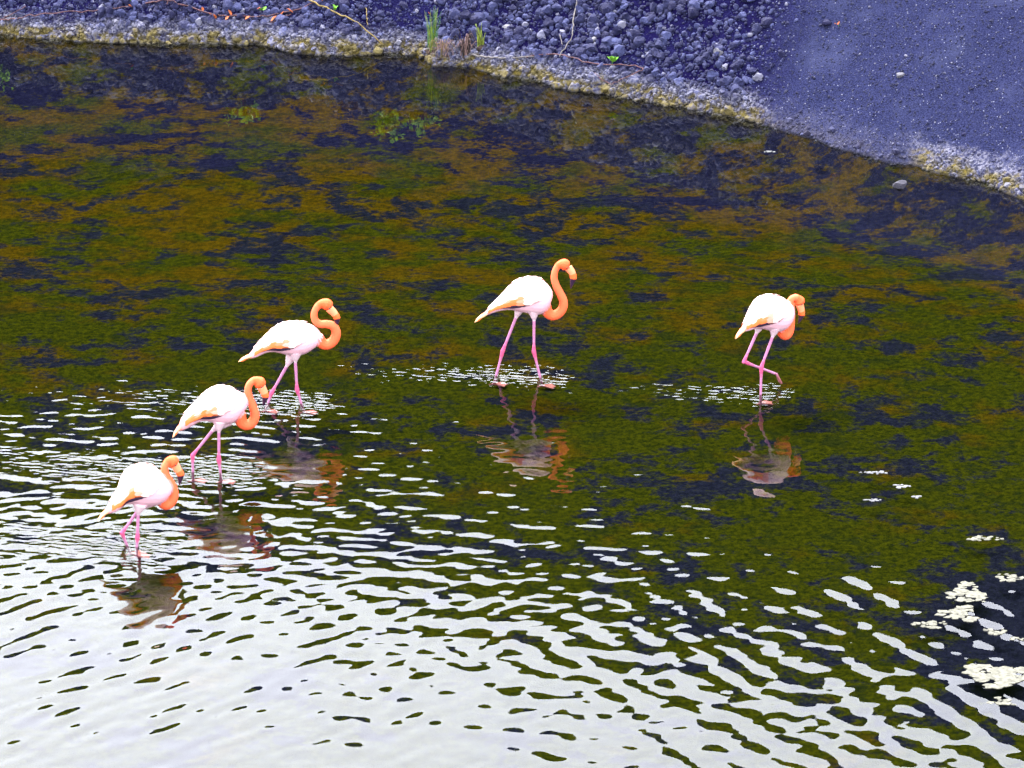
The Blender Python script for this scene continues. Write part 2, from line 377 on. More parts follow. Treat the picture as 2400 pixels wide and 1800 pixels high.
def build_bird(b):
    ax, ay = on_water(*b['anchor']); A = np.array([ax, ay, 0.]); ya = R(b['yaw'])
    Hd = np.array([math.cos(ya), math.sin(ya), 0]); L = np.array([-math.sin(ya), math.cos(ya), 0])   # heading, left (far) side
    def pl(px, py, lat=0.0):       # pixel onto the bird's plane, moved sideways by lat
        d = np.array(ray(px, py)); o = np.array([0, 0, CAM_H]); t = ((A + lat * L - o) @ L) / (d @ L); return o + d * t
    pieces = []
    def add(Vs, Fs, col):
        Vs = np.asarray(Vs); col = np.asarray(col)
        if col.ndim == 1: col = np.tile(col, (len(Vs), 1))
        pieces.append((Vs, Fs, col))
    # torso
    st = [(pl(x, yt), pl(x, yb)) for x, yt, yb in b['sta']]
    cen = np.array([(p + q) / 2 for p, q in st]); hh = np.array([np.linalg.norm(p - q) / 2 for p, q in st])
    fine = catmull(np.column_stack([cen, hh]), 5); cen, hh = fine[:, :3], np.maximum(fine[:, 3], .004)
    m = len(cen); u = np.linspace(0, 1, m)
    hmax = hh.max(); hw = np.minimum(hh * .86, .132) * np.interp(u, [0, .15, .4, 1], [.75, .95, 1, .98])
    hw = np.maximum(hw, .006)
    NR = 22; TV = []; TC = []
    def ring(i, a, off=0.0):
        return cen[i] + (hh[i] + off) * math.cos(a) * np.array([0, 0, 1.]) + (hw[i] + off) * math.sin(a) * -L
    for i in range(m):
        for k in range(NR):
            a = 2 * math.pi * k / NR; TV.append(ring(i, a)); q = (1 + math.cos(a)) / 2
            c = np.array(C_BELLY) * (1 - q) + np.array(C_TORSO) * q
            c = c * (1 - .75 * sstep(.16, .0, u[i])) + np.array(C_ORANGE) * 1.0 * .75 * sstep(.16, .0, u[i])
            TC.append(c)
    TF = [(i * NR + k, i * NR + (k + 1) % NR, (i + 1) * NR + (k + 1) % NR, (i + 1) * NR + k) for i in range(m - 1) for k in range(NR)]
    TF += [tuple(range(NR - 1, -1, -1)), tuple((m - 1) * NR + k for k in range(NR))]
    add(TV, TF, TC)
    # neck and head
    NP = catmull([pl(*p) for p in b['neck']], 7); kk = len(NP); v = np.linspace(0, 1, kk)
    rad = np.interp(v, [0, .15, .35, .6, .78, .85, .92, .97, 1], [.056, .047, .041, .033, .029, .036, .054, .050, .034])
    nv, nf = tube(NP, rad, 12)
    nc = np.repeat(np.array([np.array(C_NECKB) * (1 - t) + np.array(C_NECK) * t if t < .82 else np.array(C_HEAD) for t in v]), 12, 0)
    add(nv, nf, nc)
    # legs
    root_feet = []
    for side, key, lat in ((-1, 'leg_a', .035), (1, 'leg_b', -.035)):
        J = [pl(*p, lat=lat) for p in b[key]]
        thigh = catmull([J[0], J[0] * .35 + J[1] * .65, J[1] + (J[2] - J[1]) * .06], 4)
        tv, tf = tube(thigh, np.linspace(.062, .017, len(thigh)), 10); add(tv, tf, C_THIGH)
        raised = (key.replace('leg', 'toe') in b)
        end = J[3]
        if not raised:
            d = J[3] - J[2]; d = d / np.linalg.norm(d); end = J[2] + d * ((BED_Z + .012 - J[2][2]) / d[2])
            t0 = -J[2][2] / d[2]; FEET.append((J[2] + d * t0)[:2])
        pts = np.vstack([np.linspace(J[1], J[2], 10), np.linspace(J[2], end, 10)[1:]])
        rr = np.concatenate([np.linspace(.0155, .0125, 8), [.0165, .0215], [.0180, .0138], np.linspace(.0118, .0115, 7)])
        cc = np.array([C_LEG] * 7 + [np.array(C_LEG) * .5 + np.array(C_KNEE) * .5] + [C_KNEE] * 3 + [np.array(C_LEG) * .5 + np.array(C_KNEE) * .5] + [C_LEG] * 7)
        lv, lf = tube(pts, rr, 8); add(lv, lf, np.repeat(cc, 8, 0))
        # webbed foot: three toes and the web between them
        if raised:
            tp = [pl(*p, lat=lat) for p in b[key.replace('leg', 'toe')]]; fd = tp[2] - tp[0]; ln = np.linalg.norm(fd); fd = fd / ln; up = np.cross(fd, L)
            spread = .28
        else:
            fd = Hd; ln = .125; up = np.array([0, 0, 1.]); spread = .55
        sd_ = np.cross(up, fd); sd_ /= np.linalg.norm(sd_)
        tips = []
        for an, l2 in ((-spread, .9), (0, 1.0), (spread, .9)):
            dr = fd * math.cos(an) + sd_ * math.sin(an); tipp = end + dr * ln * l2
            if not raised: tipp[2] = BED_Z + .004
            tips.append(tipp); qv, qf = tube(np.linspace(end, tipp, 5), np.array([.013, .011, .010, .009, .006]), 6); add(qv, qf, C_FOOT)
        if not raised:
            qv, qf = tube(np.linspace(end, end - fd * .05 - up * .006, 3), np.array([.011, .008, .005]), 6); add(qv, qf, C_FOOT)
        web = [end] + [tips[0] * .96 + end * .04, (tips[0] + tips[1]) * .47 + end * .06, tips[1] * .97 + end * .03, (tips[1] + tips[2]) * .47 + end * .06, tips[2] * .96 + end * .04]
        wv = [p + up * .005 for p in web] + [p - up * .005 for p in web]; n_ = 6
        wf = [tuple(range(n_)), tuple(range(2 * n_ - 1, n_ - 1, -1))] + [(i, i + n_, (i + 1) % n_ + n_, (i + 1) % n_) for i in range(n_)]
        add(wv, wf, C_FOOT)
    # one continuous skin
    Vs = np.vstack([p[0] for p in pieces]); Cs = np.vstack([p[2] for p in pieces]); Fs = []; o = 0
    for p in pieces:
        Fs += [tuple(i + o for i in f) for f in p[1]]; o += len(p[0])
    root = empty('flamingo', (A[0], A[1], BED_Z)); tag(root, b['label'], 'flamingo', 'flamingos wading in single file')
    base = np.array([A[0], A[1], BED_Z])
    tmp = mesh_obj('tmp', Vs, Fs)
    rm = tmp.modifiers.new('r', 'REMESH'); rm.mode = 'VOXEL'; rm.voxel_size = .0055; rm.use_smooth_shade = True
    sm = tmp.modifiers.new('s', 'SMOOTH'); sm.factor = .5; sm.iterations = 3
    dg = bpy.context.evaluated_depsgraph_get(); me = bpy.data.meshes.new_from_object(tmp.evaluated_get(dg))
    bpy.data.objects.remove(tmp)
    kd = kdtree.KDTree(len(Vs))
    for i, p in enumerate(Vs): kd.insert(p, i)
    kd.balance(); oc = np.zeros((len(me.vertices), 3))
    for i, vv in enumerate(me.vertices):
        hits = kd.find_n(vv.co, 3); wsum = 0
        for co, idx, dist in hits:
            wgt = 1 / (dist + .003); oc[i] += Cs[idx] * wgt; wsum += wgt
        oc[i] /= wsum
    co = np.empty(len(me.vertices) * 3, np.float32); me.vertices.foreach_get('co', co)
    co = co.reshape(-1, 3) - base; me.vertices.foreach_set('co', co.astype(np.float32).ravel())
    me.name = 'body'; set_cols(me, oc); me.materials.clear(); me.materials.append(M_PLUM)
    me.polygons.foreach_set('use_smooth', [True] * len(me.polygons))
    link(bpy.data.objects.new('body', me), root)
    # bill
    BP = catmull([pl(*p) for p in b['bill']], 5); n = len(BP); tt = np.linspace(0, 1, n)
    br = np.interp(tt, [0, .3, .55, .8, 1], [.038, .031, .032, .019, .004])
    bv, bf = tube(BP, br, 10, flat=None)
    bv = np.array(bv); ctr = np.repeat(BP, 10, 0); lat_ = (bv - ctr) @ L; bv = bv - .30 * lat_[:, None] * L
    bc = np.repeat(np.array([(.80, .24, .11) if t < .32 else ((.76, .105, .022) if t < .60 else (.010, .006, .022)) for t in tt]), 10, 0)
    mesh_obj('bill', bv - base, bf, M_BILL, root, cols=bc)
    # eyes
    hc = NP[-4] * .5 + NP[-2] * .5
    for sg in (-1, 1):
        ev, ef = [], []
        for i in range(5):
            for k in range(8):
                a, c = math.pi * i / 4, 2 * math.pi * k / 8
                ev.append(hc + sg * L * .047 + .0075 * np.array([math.sin(a) * math.cos(c), math.sin(a) * math.sin(c), math.cos(a)]))
        for i in range(4):
            for k in range(8): ef.append((i * 8 + k, i * 8 + (k + 1) % 8, (i + 1) * 8 + (k + 1) % 8, (i + 1) * 8 + k))
        mesh_obj('eye', np.array(ev) - base, ef, M_EYE, root)
    # folded wings with rows of covert feathers
    rs = np.random.default_rng(int(ax * 1000) % 9999 + 5)
    for sg in (1, -1):
        i0, i1 = int(m * .13), int(m * .80); na = 12; wv, wf, wc = [], [], []
        ni = i1 - i0
        def wpt(fi, fa, off):
            i = i0 + fi * ni; ia = int(np.clip(math.floor(i), 0, m - 2)); fr = i - ia
            amax = np.interp(fi, [0, .35, .7, 1], [1.75, 1.95, 1.80, 1.2]); a = sg * (.12 + fa * (amax - .12))
            return ring(ia, a, off) * (1 - fr) + ring(ia + 1, a, off) * fr
        def wcol(fi, fa):
            o_ = sstep(.62, .80, fa + .06 * math.sin(fi * 31 + sg + ax * 9) + .22 * sstep(.25, .0, fi)) * (1 - sstep(.56, .66, fi)) ; return np.array(C_WING) * (1 - o_) + np.array(C_ORANGE) * o_
        for i in range(ni + 1):
            for k in range(na + 1):
                fi, fa = i / ni, k / na
                e = min(fi, 1 - fi) * 6; e2 = fa * 5; off = .013 * min(1, e) * min(1, e2 + .1) - .003
                wv.append(wpt(fi, fa, off)); wc.append(wcol(fi, fa))
        for i in range(ni):
            for k in range(na):
                q = i * (na + 1) + k; wf.append((q, q + 1, q + na + 2, q + na + 1))
        nb = len(wv)                                           # inner face closes the lower edge
        for i in range(ni + 1): wv.append(wpt(i / ni, .96, -.012)); wc.append(np.array(C_ORANGE) * .6)
        for i in range(ni): wf.append((i * (na + 1) + na, nb + i, nb + i + 1, (i + 1) * (na + 1) + na))
        for rw in range(9):                                    # feathers
            for cl in range(8):
                fi = .97 - rw * .108 + rs.uniform(-.02, .02); fa = .10 + cl * .118 + (rw % 2) * .05 + rs.uniform(-.015, .015)
                if fa > .97 or fi < .06: continue
                fl = .17 + .05 * (1 - fi); wd = .075; q = len(wv); c = wcol(max(fi - .05, 0), min(fa, 1)) * rs.uniform(.90, 1.0)
                prof = [(0, 0, .011), (-.3, 1, .012), (-.7, .9, .0125), (-1, 0, .012), (-.7, -.9, .0125), (-.3, -1, .012)]
                for s_, w_, of in prof:
                    wv.append(wpt(np.clip(fi + s_ * fl, 0, 1), np.clip(fa + w_ * wd, 0, 1.02), of)); wc.append(c)
                wv.append(wpt(np.clip(fi - .5 * fl, 0, 1), fa, .0165)); wc.append(c)
                wf += [(q + e_, q + (e_ + 1) % 6, q + 6) for e_ in range(6)]
        wing = mesh_obj('wing', np.array(wv) - base, wf, M_PLUM, root, cols=np.array(wc))
        # black flight feathers show along the lower wing edge
        fv, ff = [], []
        for j in range(3):
            f0, f1 = .68 - .06 * j, .14 + .05 * j
            P = [wpt(f0 + (f1 - f0) * t, 1.03 + .035 * j + .02 * math.sin(t * 3.1), .001) for t in np.linspace(0, 1, 8)]
            q, g = tube(P, np.interp(np.linspace(0, 1, 8), [0, .4, 1], [.005, .0125, .004]), 6); o = len(fv); fv += list(q); ff += [tuple(i + o for i in f) for f in g]
        mesh_obj('flight_feathers', np.array(fv) - base, ff, M_DARK, wing)
    # tail feathers
    rear = cen[1]; back = cen[0] - cen[4]; back /= np.linalg.norm(back)
    for j in range(6):
        sp = (j - 2.5) / 2.5; dr = back + L * sp * .22 + np.array([0, 0, -.10 + .20 * abs(sp) - .25 * (j % 2)]); dr /= np.linalg.norm(dr)
        P = [cen[5] - np.array([0, 0, .006]) + L * sp * hw[3] * .8, rear + L * sp * hw[1] * .7, cen[0] + dr * (.045 + .02 * (j % 3))]
        q, g = tube(catmull(P, 4), np.interp(np.linspace(0, 1, 9), [0, .5, .85, 1], [.012, .016, .011, .002]), 6)
        mesh_obj('tail_feather', np.array(q) - base, g, M_PLUM, root, cols=np.tile(np.array(C_ORANGE if j % 2 else (.80, .42, .22)), (len(q), 1)))
for b in BIRDS: build_bird(b)

# ------------------------------------------------------------------ water
def water_material():
    t = NT('pond_water')
    fr = t.n('Fresnel'); fr.inputs['IOR'].default_value = 1.333
    gl = t.n('BsdfGlossy'); gl.inputs['Roughness'].default_value = .015
    tr = t.n('BsdfTransparent'); tr.inputs['Color'].default_value = (.88, .90, .80, 1)
    mx = t.n('MixShader'); t.t.links.new(fr.outputs[0], mx.inputs[0]); t.t.links.new(tr.outputs[0], mx.inputs[1]); t.t.links.new(gl.outputs[0], mx.inputs[2])
    t.t.links.new(mx.outputs[0], t.out.inputs[0])
    return t.m
wx_ = np.unique(np.concatenate([np.linspace(-120, -6.5, 40), np.arange(-6.5, 6.5, .025), np.linspace(6.5, 120, 40)]))
wy_ = np.unique(np.concatenate([np.linspace(-60, 25.5, 30), np.arange(25.5, 30.4, .02), np.arange(30.4, 35.2, .0125), np.arange(35.2, 37.5, .025), np.arange(37.5, 46.5, .05), np.linspace(46.5, 60, 8)]))
WX, WY = np.meshgrid(wx_, wy_); WZ = wave_h(WX, WY, FEET)
V = np.stack([WX.ravel(), WY.ravel(), WZ.ravel()], 1); nx, ny = len(wx_), len(wy_)
ii, jj = np.meshgrid(np.arange(nx - 1), np.arange(ny - 1)); a0 = (jj * nx + ii).ravel()
water = link(bpy.data.objects.new('water', np_mesh('water', V, np.stack([a0, a0 + 1, a0 + nx + 1, a0 + nx], 1), water_material(), True))); water['kind'] = 'structure'

# ------------------------------------------------------------------ stones
def rock_material(name, c1, c2, crust=True):
    t = NT(name); gi = t.n('NewGeometry'); oi = t.n('ObjectInfo'); p = gi.outputs['Position']
    rnd = t.math('FRACT', t.math('ADD', gi.outputs['Random Per Island'], oi.outputs['Random']))
    base = t.mix(t.math('POWER', rnd, 2.2), c1, c2)
    base = t.mix(t.math('MULTIPLY', t.ss(.45, .7, t.noise(p, 40, 4, .65)), .5), base, tuple(.45 * c for c in c1))
    base = t.mix(t.math('MULTIPLY', t.ss(.965, .975, rnd), .7), base, (.12, .115, .14))
    col = crust_mix(t, base) if crust else base
    t.bsdf(col, .88, t.bump(t.noise(p, 55, 4, .7), .012), spec=.2); return t.m
M_ROCK = rock_material('lava_rock', (.0050, .0050, .025), (.0340, .0385, .096))
M_PALE = rock_material('pale_rock', (.075, .072, .085), (.150, .145, .155), False)

ICO = None
def ico(sub):
    import bmesh
    bm = bmesh.new(); bmesh.ops.create_icosphere(bm, subdivisions=sub, radius=1); bm.verts.ensure_lookup_table()
    v = np.array([x.co[:] for x in bm.verts]); f = np.array([[q.index for q in x.verts] for x in bm.faces]); bm.free(); return v, f
def rocky(sub, seed, amt=.33):
    r = np.random.default_rng(seed); v, f = ico(sub); v = v.copy()
    for _ in range(7):                          # chop flats, then roughen
        n = r.normal(size=3); n /= np.linalg.norm(n); d = r.uniform(.55, .85); k = v @ n; v = v - np.maximum(k - d, 0)[:, None] * n
    v *= (1 + amt * .45 * r.uniform(-1, 1, (len(v), 1))); return v * r.uniform(.75, 1.25, 3), f
def rotm(r, n):
    q = r.normal(size=(n, 4)); q /= np.linalg.norm(q, axis=1)[:, None]; a, b, c, d = q.T
    return np.stack([1 - 2 * (c * c + d * d), 2 * (b * c - d * a), 2 * (b * d + c * a), 2 * (b * c + d * a), 1 - 2 * (b * b + d * d), 2 * (c * d - b * a),
                     2 * (b * d - c * a), 2 * (c * d + b * a), 1 - 2 * (b * b + c * c)], 1).reshape(n, 3, 3)
def scatter_mesh(P, size, sub, seed):
    r = np.random.default_rng(seed); protos = [rocky(sub, seed + k) for k in range(6)]; Vv, Ff = [], []; o = 0; which = r.integers(0, 6, len(P))
    for k in range(6):
        sel = which == k; n = sel.sum()
        if not n: continue
        v, f = protos[k]; W = np.einsum('nij,vj->nvi', rotm(r, n), v) * size[sel][:, None, None] + P[sel][:, None, :]
        Vv.append(W.reshape(-1, 3)); Ff.append((f[None] + (np.arange(n) * len(v))[:, None, None] + o).reshape(-1, 3)); o += n * len(v)
    return np.vstack(Vv), np.vstack(Ff)

shore_py = lambda px: np.interp(px, [p[0] for p in SHORE_PX], [p[1] for p in SHORE_PX])
def bank_points(n, x0=-250, x1=2650, y0=-160, pad=0):
    px = rng.uniform(x0, x1, n); sy_ = shore_py(px) + np.where(px > 2400, (px - 2400) * .38, 0) + pad
    py = rng.uniform(y0, 560, n); ok = py < sy_; px, py = px[ok], py[ok]
    X, Y, Z = on_bank(px, py); ok = (Z > -.03) & (Z < 12)
    return np.stack([X, Y, Z], 1)[ok], px[ok], py[ok]
# coarse stones left of the fan
def plan_points(n, x0=-6.9, x1=6.9, dmax=3.4):
    x = rng.uniform(x0, x1, n); top = np.interp(x, [-7, -1, 2, 5, 7], [1.0, 1.4, 2.6, 3.4, 3.6])
    y = shore_y(x) + rng.uniform(-.02, 1, n) * top * 1.25; z = terrain(x, y)
    Pn = np.stack([x, y, z], 1)
    # project back to pixels to know which ones the picture shows
    dz = z - CAM_H; fw = y * CP - dz * SP; upc = y * SP + dz * CP
    return Pn, 1200 + FPX * x / fw, 900 - FPX * upc / fw
P, px, py = plan_points(50000)
f = fan(P[:, 0], P[:, 1]); cl = fbm(P[:, 0] * .9, P[:, 1] * 1.1, 3, 60)
coarse = (1 - f) * (.40 + .9 * sstep(-.25, .25, cl) + .5 * sstep(1000, 1200, px) * (1 - sstep(1600, 1750, px)))
size = np.exp(rng.normal(math.log(.0088), .68, len(P))) * (.55 + .75 * np.clip(coarse, 0, 1.4)) * (1 - .62 * np.sqrt(f))
size = np.clip(size, .005, .066)
keep = rng.uniform(0, 1, len(P)) < np.clip(coarse + .28, 0, 1)
P, size, px, py = P[keep], size[keep], px[keep], py[keep]
vis = (px > 5) & (px < 2395) & (py > 5)
order = np.argsort(-(size * vis)); big = order[:290]; rest = np.setdiff1d(np.arange(len(P)), big)
protos = []
for k in range(8):
    v, f_ = rocky(2, 300 + k, .42); protos.append(np_mesh('lava_rock', v, f_, M_ROCK))
Rm = rotm(rng, len(big))
from mathutils import Matrix
for i, b_ in enumerate(big):
    o = bpy.data.objects.new('lava_rock', protos[i % 8]); s_ = float(size[b_])
    o.matrix_world = Matrix.Translation(Vector(P[b_] + np.array([0, 0, s_ * .25]))) @ Matrix(Rm[i].tolist()).to_4x4() @ Matrix.Scale(s_, 4)
    link(o); tag(o, 'blue-grey lava rock lying loose among smaller cinders on the bank', 'rock', 'loose lava rocks on the bank')
mid = rest[size[rest] > .030]; sml = rest[size[rest] <= .030]
V1, F1 = scatter_mesh(P[mid] + np.column_stack([np.zeros((len(mid), 2)), size[mid] * .2]), size[mid], 2, 40)
V2, F2 = scatter_mesh(P[sml] + np.column_stack([np.zeros((len(sml), 2)), size[sml] * .2]), size[sml], 0 + 1, 60)
g = link(bpy.data.objects.new('cinder_stones', np_mesh('cinder_stones', np.vstack([V1, V2]), np.vstack([F1, F2 + len(V1)]), M_ROCK)))
tag(g, 'blue-black loose cinder stones covering the sloping bank', 'cinders', kind='stuff')
# crusted stones along the waterline
n = 5200; tpar = rng.uniform(0, 1, n); sx_ = -6.8 + tpar * 13.4; dd = np.abs(rng.normal(0, .17, n)) - .035
bare_ = sstep(2.3, 2.8, sx_) * (1 - sstep(4.1, 4.4, sx_)); keep = rng.uniform(0, 1, n) > bare_ * .85; sx_, dd = sx_[keep], dd[keep]
yy = shore_y(sx_) + dd * 1.15; zz = terrain(sx_, yy); sz = np.clip(np.exp(rng.normal(math.log(.019), .45, len(sx_))), .006, .055)
V3, F3 = scatter_mesh(np.stack([sx_, yy, zz + sz * .15], 1), sz, 1, 80)
g = link(bpy.data.objects.new('crusted_shore_stones', np_mesh('crusted_shore_stones', V3, F3, M_ROCK)))
tag(g, 'small stones crusted white and yellow along the waterline', 'shore stones', kind='stuff')
# tiny grit on the fan
P, px, py = plan_points(22000, 1.2, 6.9); f = fan(P[:, 0], P[:, 1]); P = P[rng.uniform(0, 1, len(P)) < f]
sz = np.clip(np.exp(rng.normal(math.log(.0068), .42, len(P))), .003, .024)
M_GRIT = rock_material('fan_grit', (.0050, .0055, .019), (.0240, .0270, .060))
V4, F4 = scatter_mesh(P + np.array([0, 0, .001]), sz, 0 + 1, 90)
g = link(bpy.data.objects.new('scree_grit', np_mesh('scree_grit', V4, F4, M_GRIT)))
tag(g, 'fine grey-blue grit on the smooth scree fan', 'grit', kind='stuff')

# single odd stones
def single_rock(px, py, s, mat, label, seed, z=None, sc=(1, 1, 1)):
    if z is None: X, Y, Z = [float(q) for q in on_bank(px, py)]
    else: X, Y = [float(q) for q in on_water(px, py)]; Z = z
    v, f_ = rocky(2, seed, .22); o = link(bpy.data.objects.new('rock', np_mesh('rock', v, f_, mat)))
    o.location = (X, Y, Z + s * .3); o.scale = (s * sc[0], s * sc[1], s * sc[2]); return tag(o, label, 'rock')
single_rock(1683, 128, .055, M_PALE, 'bright white angular rock on the dark cinder slope', 501)
single_rock(1190, 70, .060, M_PALE, 'pale flattish rock above the blade-leaved plant', 502, sc=(1.3, .8, .6))
single_rock(2110, 181, .045, M_PALE, 'cream-coloured stone alone on the smooth scree fan', 503)
single_rock(1937, 60, .055, M_ROCK, 'grey-lilac stone beside a fallen orange leaf high on the scree', 504)
single_rock(1391, 96, .032, M_PALE, 'small white stone next to the leaning grey branch', 505)
single_rock(2110, 438, .075, rock_material('grey_rock', (.030, .028, .038), (.055, .050, .060), False), 'pale grey rock standing out of the water off the scree', 506, z=.0, sc=(.85, .75, 1.15))

# ------------------------------------------------------------------ plants, vines and driftwood
M_VINE = plain('vine_bark', (.050, .018, .018), .4, 25); M_CANE = plain('dry_cane', (.11, .075, .018), .35, 20); M_WOOD = plain('grey_driftwood', (.060, .052, .050), .4, 20)
M_LEAFO = plain('dry_orange_leaf', (.22, .050, .010), .4, 40); M_LEAFG = plain('fresh_green_leaf', (.060, .160, .006), .3, 40)
M_REED = plain('reed_green', (.040, .105, .022), .4, 12); M_DEAD = plain('dead_sedge', (.135, .082, .072), .5, 30); M_BLADE = plain('blade_green', (.115, .145, .014), .35, 15)
M_EARTH = plain('root_mat', (.016, .009, .007), .5, 30, rough=.95)
def bank_path(L, lift=.02, n=6):
    Q = catmull([(p[0], p[1], 0) for p in L], n)
    X, Y, Z = on_bank(Q[:, 0], Q[:, 1]); Z = np.maximum(Z, 0.0)
    return np.stack([X, Y, Z + lift], 1)
def leaf(parent, at, size, mat, rot, base, name='leaf'):
    v = [(0, 0, 0), (.25, .30, .05), (.6, .34, .10), (1, 0, .02), (.6, -.34, .10), (.25, -.30, .05), (.5, 0, -.02)]
    ca, sa = math.cos(rot), math.sin(rot); til = random.uniform(.4, 1.1); W = []
    for k in (0, -.04):
        for x, y, z in v:
            z = z + k; x2, z2 = x * math.cos(til) - z * math.sin(til), x * math.sin(til) + z * math.cos(til)
            W.append(((x2 * ca - y * sa) * size + at[0] - base[0], (x2 * sa + y * ca) * size + at[1] - base[1], z2 * size + at[2] - base[2]))
    F_ = [(i, (i + 1) % 6, 6) for i in range(6)] + [(7 + (i + 1) % 6, 7 + i, 13) for i in range(6)] + [(i, 7 + i, 7 + (i + 1) % 6, (i + 1) % 6) for i in range(6)]
    return mesh_obj(name, W, F_, mat, parent, smooth=False)
def vine(name, label, cat, L, rad, mat, leaves=(), twigs=(), lift=.055, stem='stem'):
    P = bank_path(L, lift); base = P[len(P) // 2].copy(); root = empty(name, base); tag(root, label, cat)
    wob = np.stack([vnoise(np.arange(len(P)) * .6, np.zeros(len(P)), 3 + k) - .5 for k in range(3)], 1) * .02
    v, f_ = tube(P + wob, np.linspace(rad, rad * .6, len(P)), 6); mesh_obj(stem, np.array(v) - base, f_, mat, root)
    for T in twigs:
        Q = bank_path(T, lift + .01, 4); v, f_ = tube(Q, rad * .55, 5); mesh_obj('twig', np.array(v) - base, f_, mat, root)
    for (lx, ly, ls, lm) in leaves:
        X, Y, Z = [float(q) for q in on_bank(lx, ly)]; leaf(root, (X, Y, max(Z, 0) + lift + .01), ls, lm, random.uniform(0, 6.3), base)
    return root
k = 2.458
sc_ = lambda L: [(a / k, b / k) for a, b in L]
vine('trailing_vine', 'long brown vine with orange leaves sagging across the bank', 'vine', sc_([(840,50),(960,35),(1020,45),(1170,95),(1290,120),(1420,130),(1560,120),(1700,85),(1800,50),(1970,0)]), .0085, M_VINE,
     [(a / k, b / k, s, mm) for a, b, s, mm in [(1770,35,.085,M_LEAFO),(1860,20,.08,M_LEAFO),(1690,108,.09,M_LEAFO),(1615,120,.06,M_LEAFO),(1560,158,.095,M_LEAFO),(1412,145,.07,M_LEAFO),(1335,122,.07,M_LEAFO),(1300,145,.06,M_LEAFO),(1245,142,.07,M_LEAFO),(1225,130,.05,M_LEAFO),(1480,85,.05,M_LEAFO),(1500,98,.085,M_LEAFG),(1515,92,.07,M_LEAFG),(1170,95,.05,M_LEAFO),(1850,50,.06,M_LEAFO)]],
     [sc_([(1560,165),(1620,140),(1680,115)]), sc_([(960,65),(975,30),(990,0)])])
vine('trailing_vine', 'thin bare mauve vine stem lying over the pale crust', 'vine', sc_([(0,142),(100,140),(200,115),(400,100),(600,85),(760,75)]), .0075, M_VINE,
     [(755 / k, 42 / k, .055, M_LEAFG), (762 / k, 75 / k, .05, M_LEAFO), (90 / k, 8 / k, .045, M_LEAFG)], [sc_([(0,150),(60,125),(150,70)])])
vine('fallen_cane', 'straight yellow dry cane slanting down the bank to the water', 'cane', sc_([(1655,0),(1800,45),(1920,100),(2060,170),(2200,285)]), .0105, M_CANE, lift=.065)
vine('dry_stalk', 'short dry curled stalk standing beside the yellow cane', 'stalk', [(857,31),(861,50),(860,62),(863,73)], .0060, M_CANE, lift=.055)
vine('leaning_branch', 'bare grey-brown branch leaning down the coarse rocks', 'branch', [(1353,10),(1346,54),(1342,80),(1341,96),(1326,122),(1310,152)], .009, M_WOOD, lift=.065, twigs=[[(1318,122),(1312,100)]])
vine('creeping_runner', 'thin dark runner looping along the shore stones', 'vine', [(1234,148),(1313,141),(1378,159),(1487,170),(1505,177),(1469,195),(1426,213),(1393,184)], .0065, M_VINE, lift=.06)
vine('driftwood_stick', 'long pale driftwood stick lying along the waterline', 'driftwood', [(1103,143),(1140,147),(1180,150),(1250,149)], .012, M_WOOD, lift=.06)
vine('driftwood_stick', 'short pale driftwood stick at the foot of the green reeds', 'driftwood', [(988,131),(1005,126),(1022,121)], .011, M_WOOD, lift=.05)
def sprig(px, py, size, mat, n, label, z=.03):
    X, Y, Z = [float(q) for q in on_bank(px, py)]; base = np.array([X, Y, Z]); root = empty('leafy_sprig', base); tag(root, label, 'sprig')
    v, f_ = tube([(X, Y, Z - .01), (X, Y, Z + z)], .004, 5); mesh_obj('stem', np.array(v) - base, f_, M_REED, root)
    for i in range(n): leaf(root, (X + random.uniform(-.02, .02), Y, Z + z + random.uniform(-.01, .02)), size, mat, i * 6.28 / n + .4, base)
sprig(1435, 160, .085, M_LEAFG, 5, 'lone bright green leafy sprig beside the creeping runner', .07)
sprig(1966, 63, .045, M_LEAFO, 2, 'tiny orange dead leaf high on the scree', .01)
sprig(1006, 38, .05, M_LEAFO, 2, 'small rust-coloured dead leaf behind the green reeds', .01)
sprig(784, 30, .055, M_LEAFG, 3, 'small grey-green sprig left of the dry curled stalk', .03)
def tuft(name, label, cat, px, py, n, hgt, spread, mat, droop=0.0, part='blade', rad=.004, clump=True, mat2=None):
    X, Y, Z = [float(q) for q in on_bank(px, py)]; Z = max(Z, 0); base = np.array([X, Y, Z]); root = empty(name, base); tag(root, label, cat)
    r = np.random.default_rng(int(px))
    for i in range(n):
        a = r.uniform(0, 6.28); sp = r.uniform(.15, 1) * spread; h_ = hgt * r.uniform(.45, 1.0); b0 = np.array([r.normal(0, .02), r.normal(0, .02), 0])
        top = b0 + np.array([math.cos(a) * sp, math.sin(a) * sp * .6, h_])
        mid_ = b0 + np.array([math.cos(a) * sp * .35, math.sin(a) * sp * .2, h_ * .6])
        pts = [b0 - np.array([0, 0, .02]), mid_, top]
        if droop: pts.append(top + np.array([math.cos(a) * sp * .7, math.sin(a) * sp * .4, -droop * h_ * r.uniform(.4, 1)]))
        P_ = catmull(pts, 4); v, f_ = tube(P_, np.linspace(rad, rad * .25, len(P_)), 4)
        mesh_obj(part, v, f_, (mat2 if mat2 and r.uniform() < .35 else mat), root)
    if clump:
        v, f_ = rocky(2, int(px) + 9, .3); mesh_obj('root_clump', v * np.array([.075, .06, .045]) + np.array([0, 0, .0]), f_, M_EARTH, root, smooth=False)
tuft('reed_clump', 'tall thin green reeds growing at the water edge', 'reeds', 1013, 122, 48, .56, .10, M_REED, rad=.0036, mat2=M_BLADE)
tuft('dead_sedge', 'dead brown sedge tuft drooping into the water beside the reeds', 'sedge', 1036, 136, 44, .21, .12, M_DEAD, droop=1.6, rad=.0042, mat2=M_CANE)
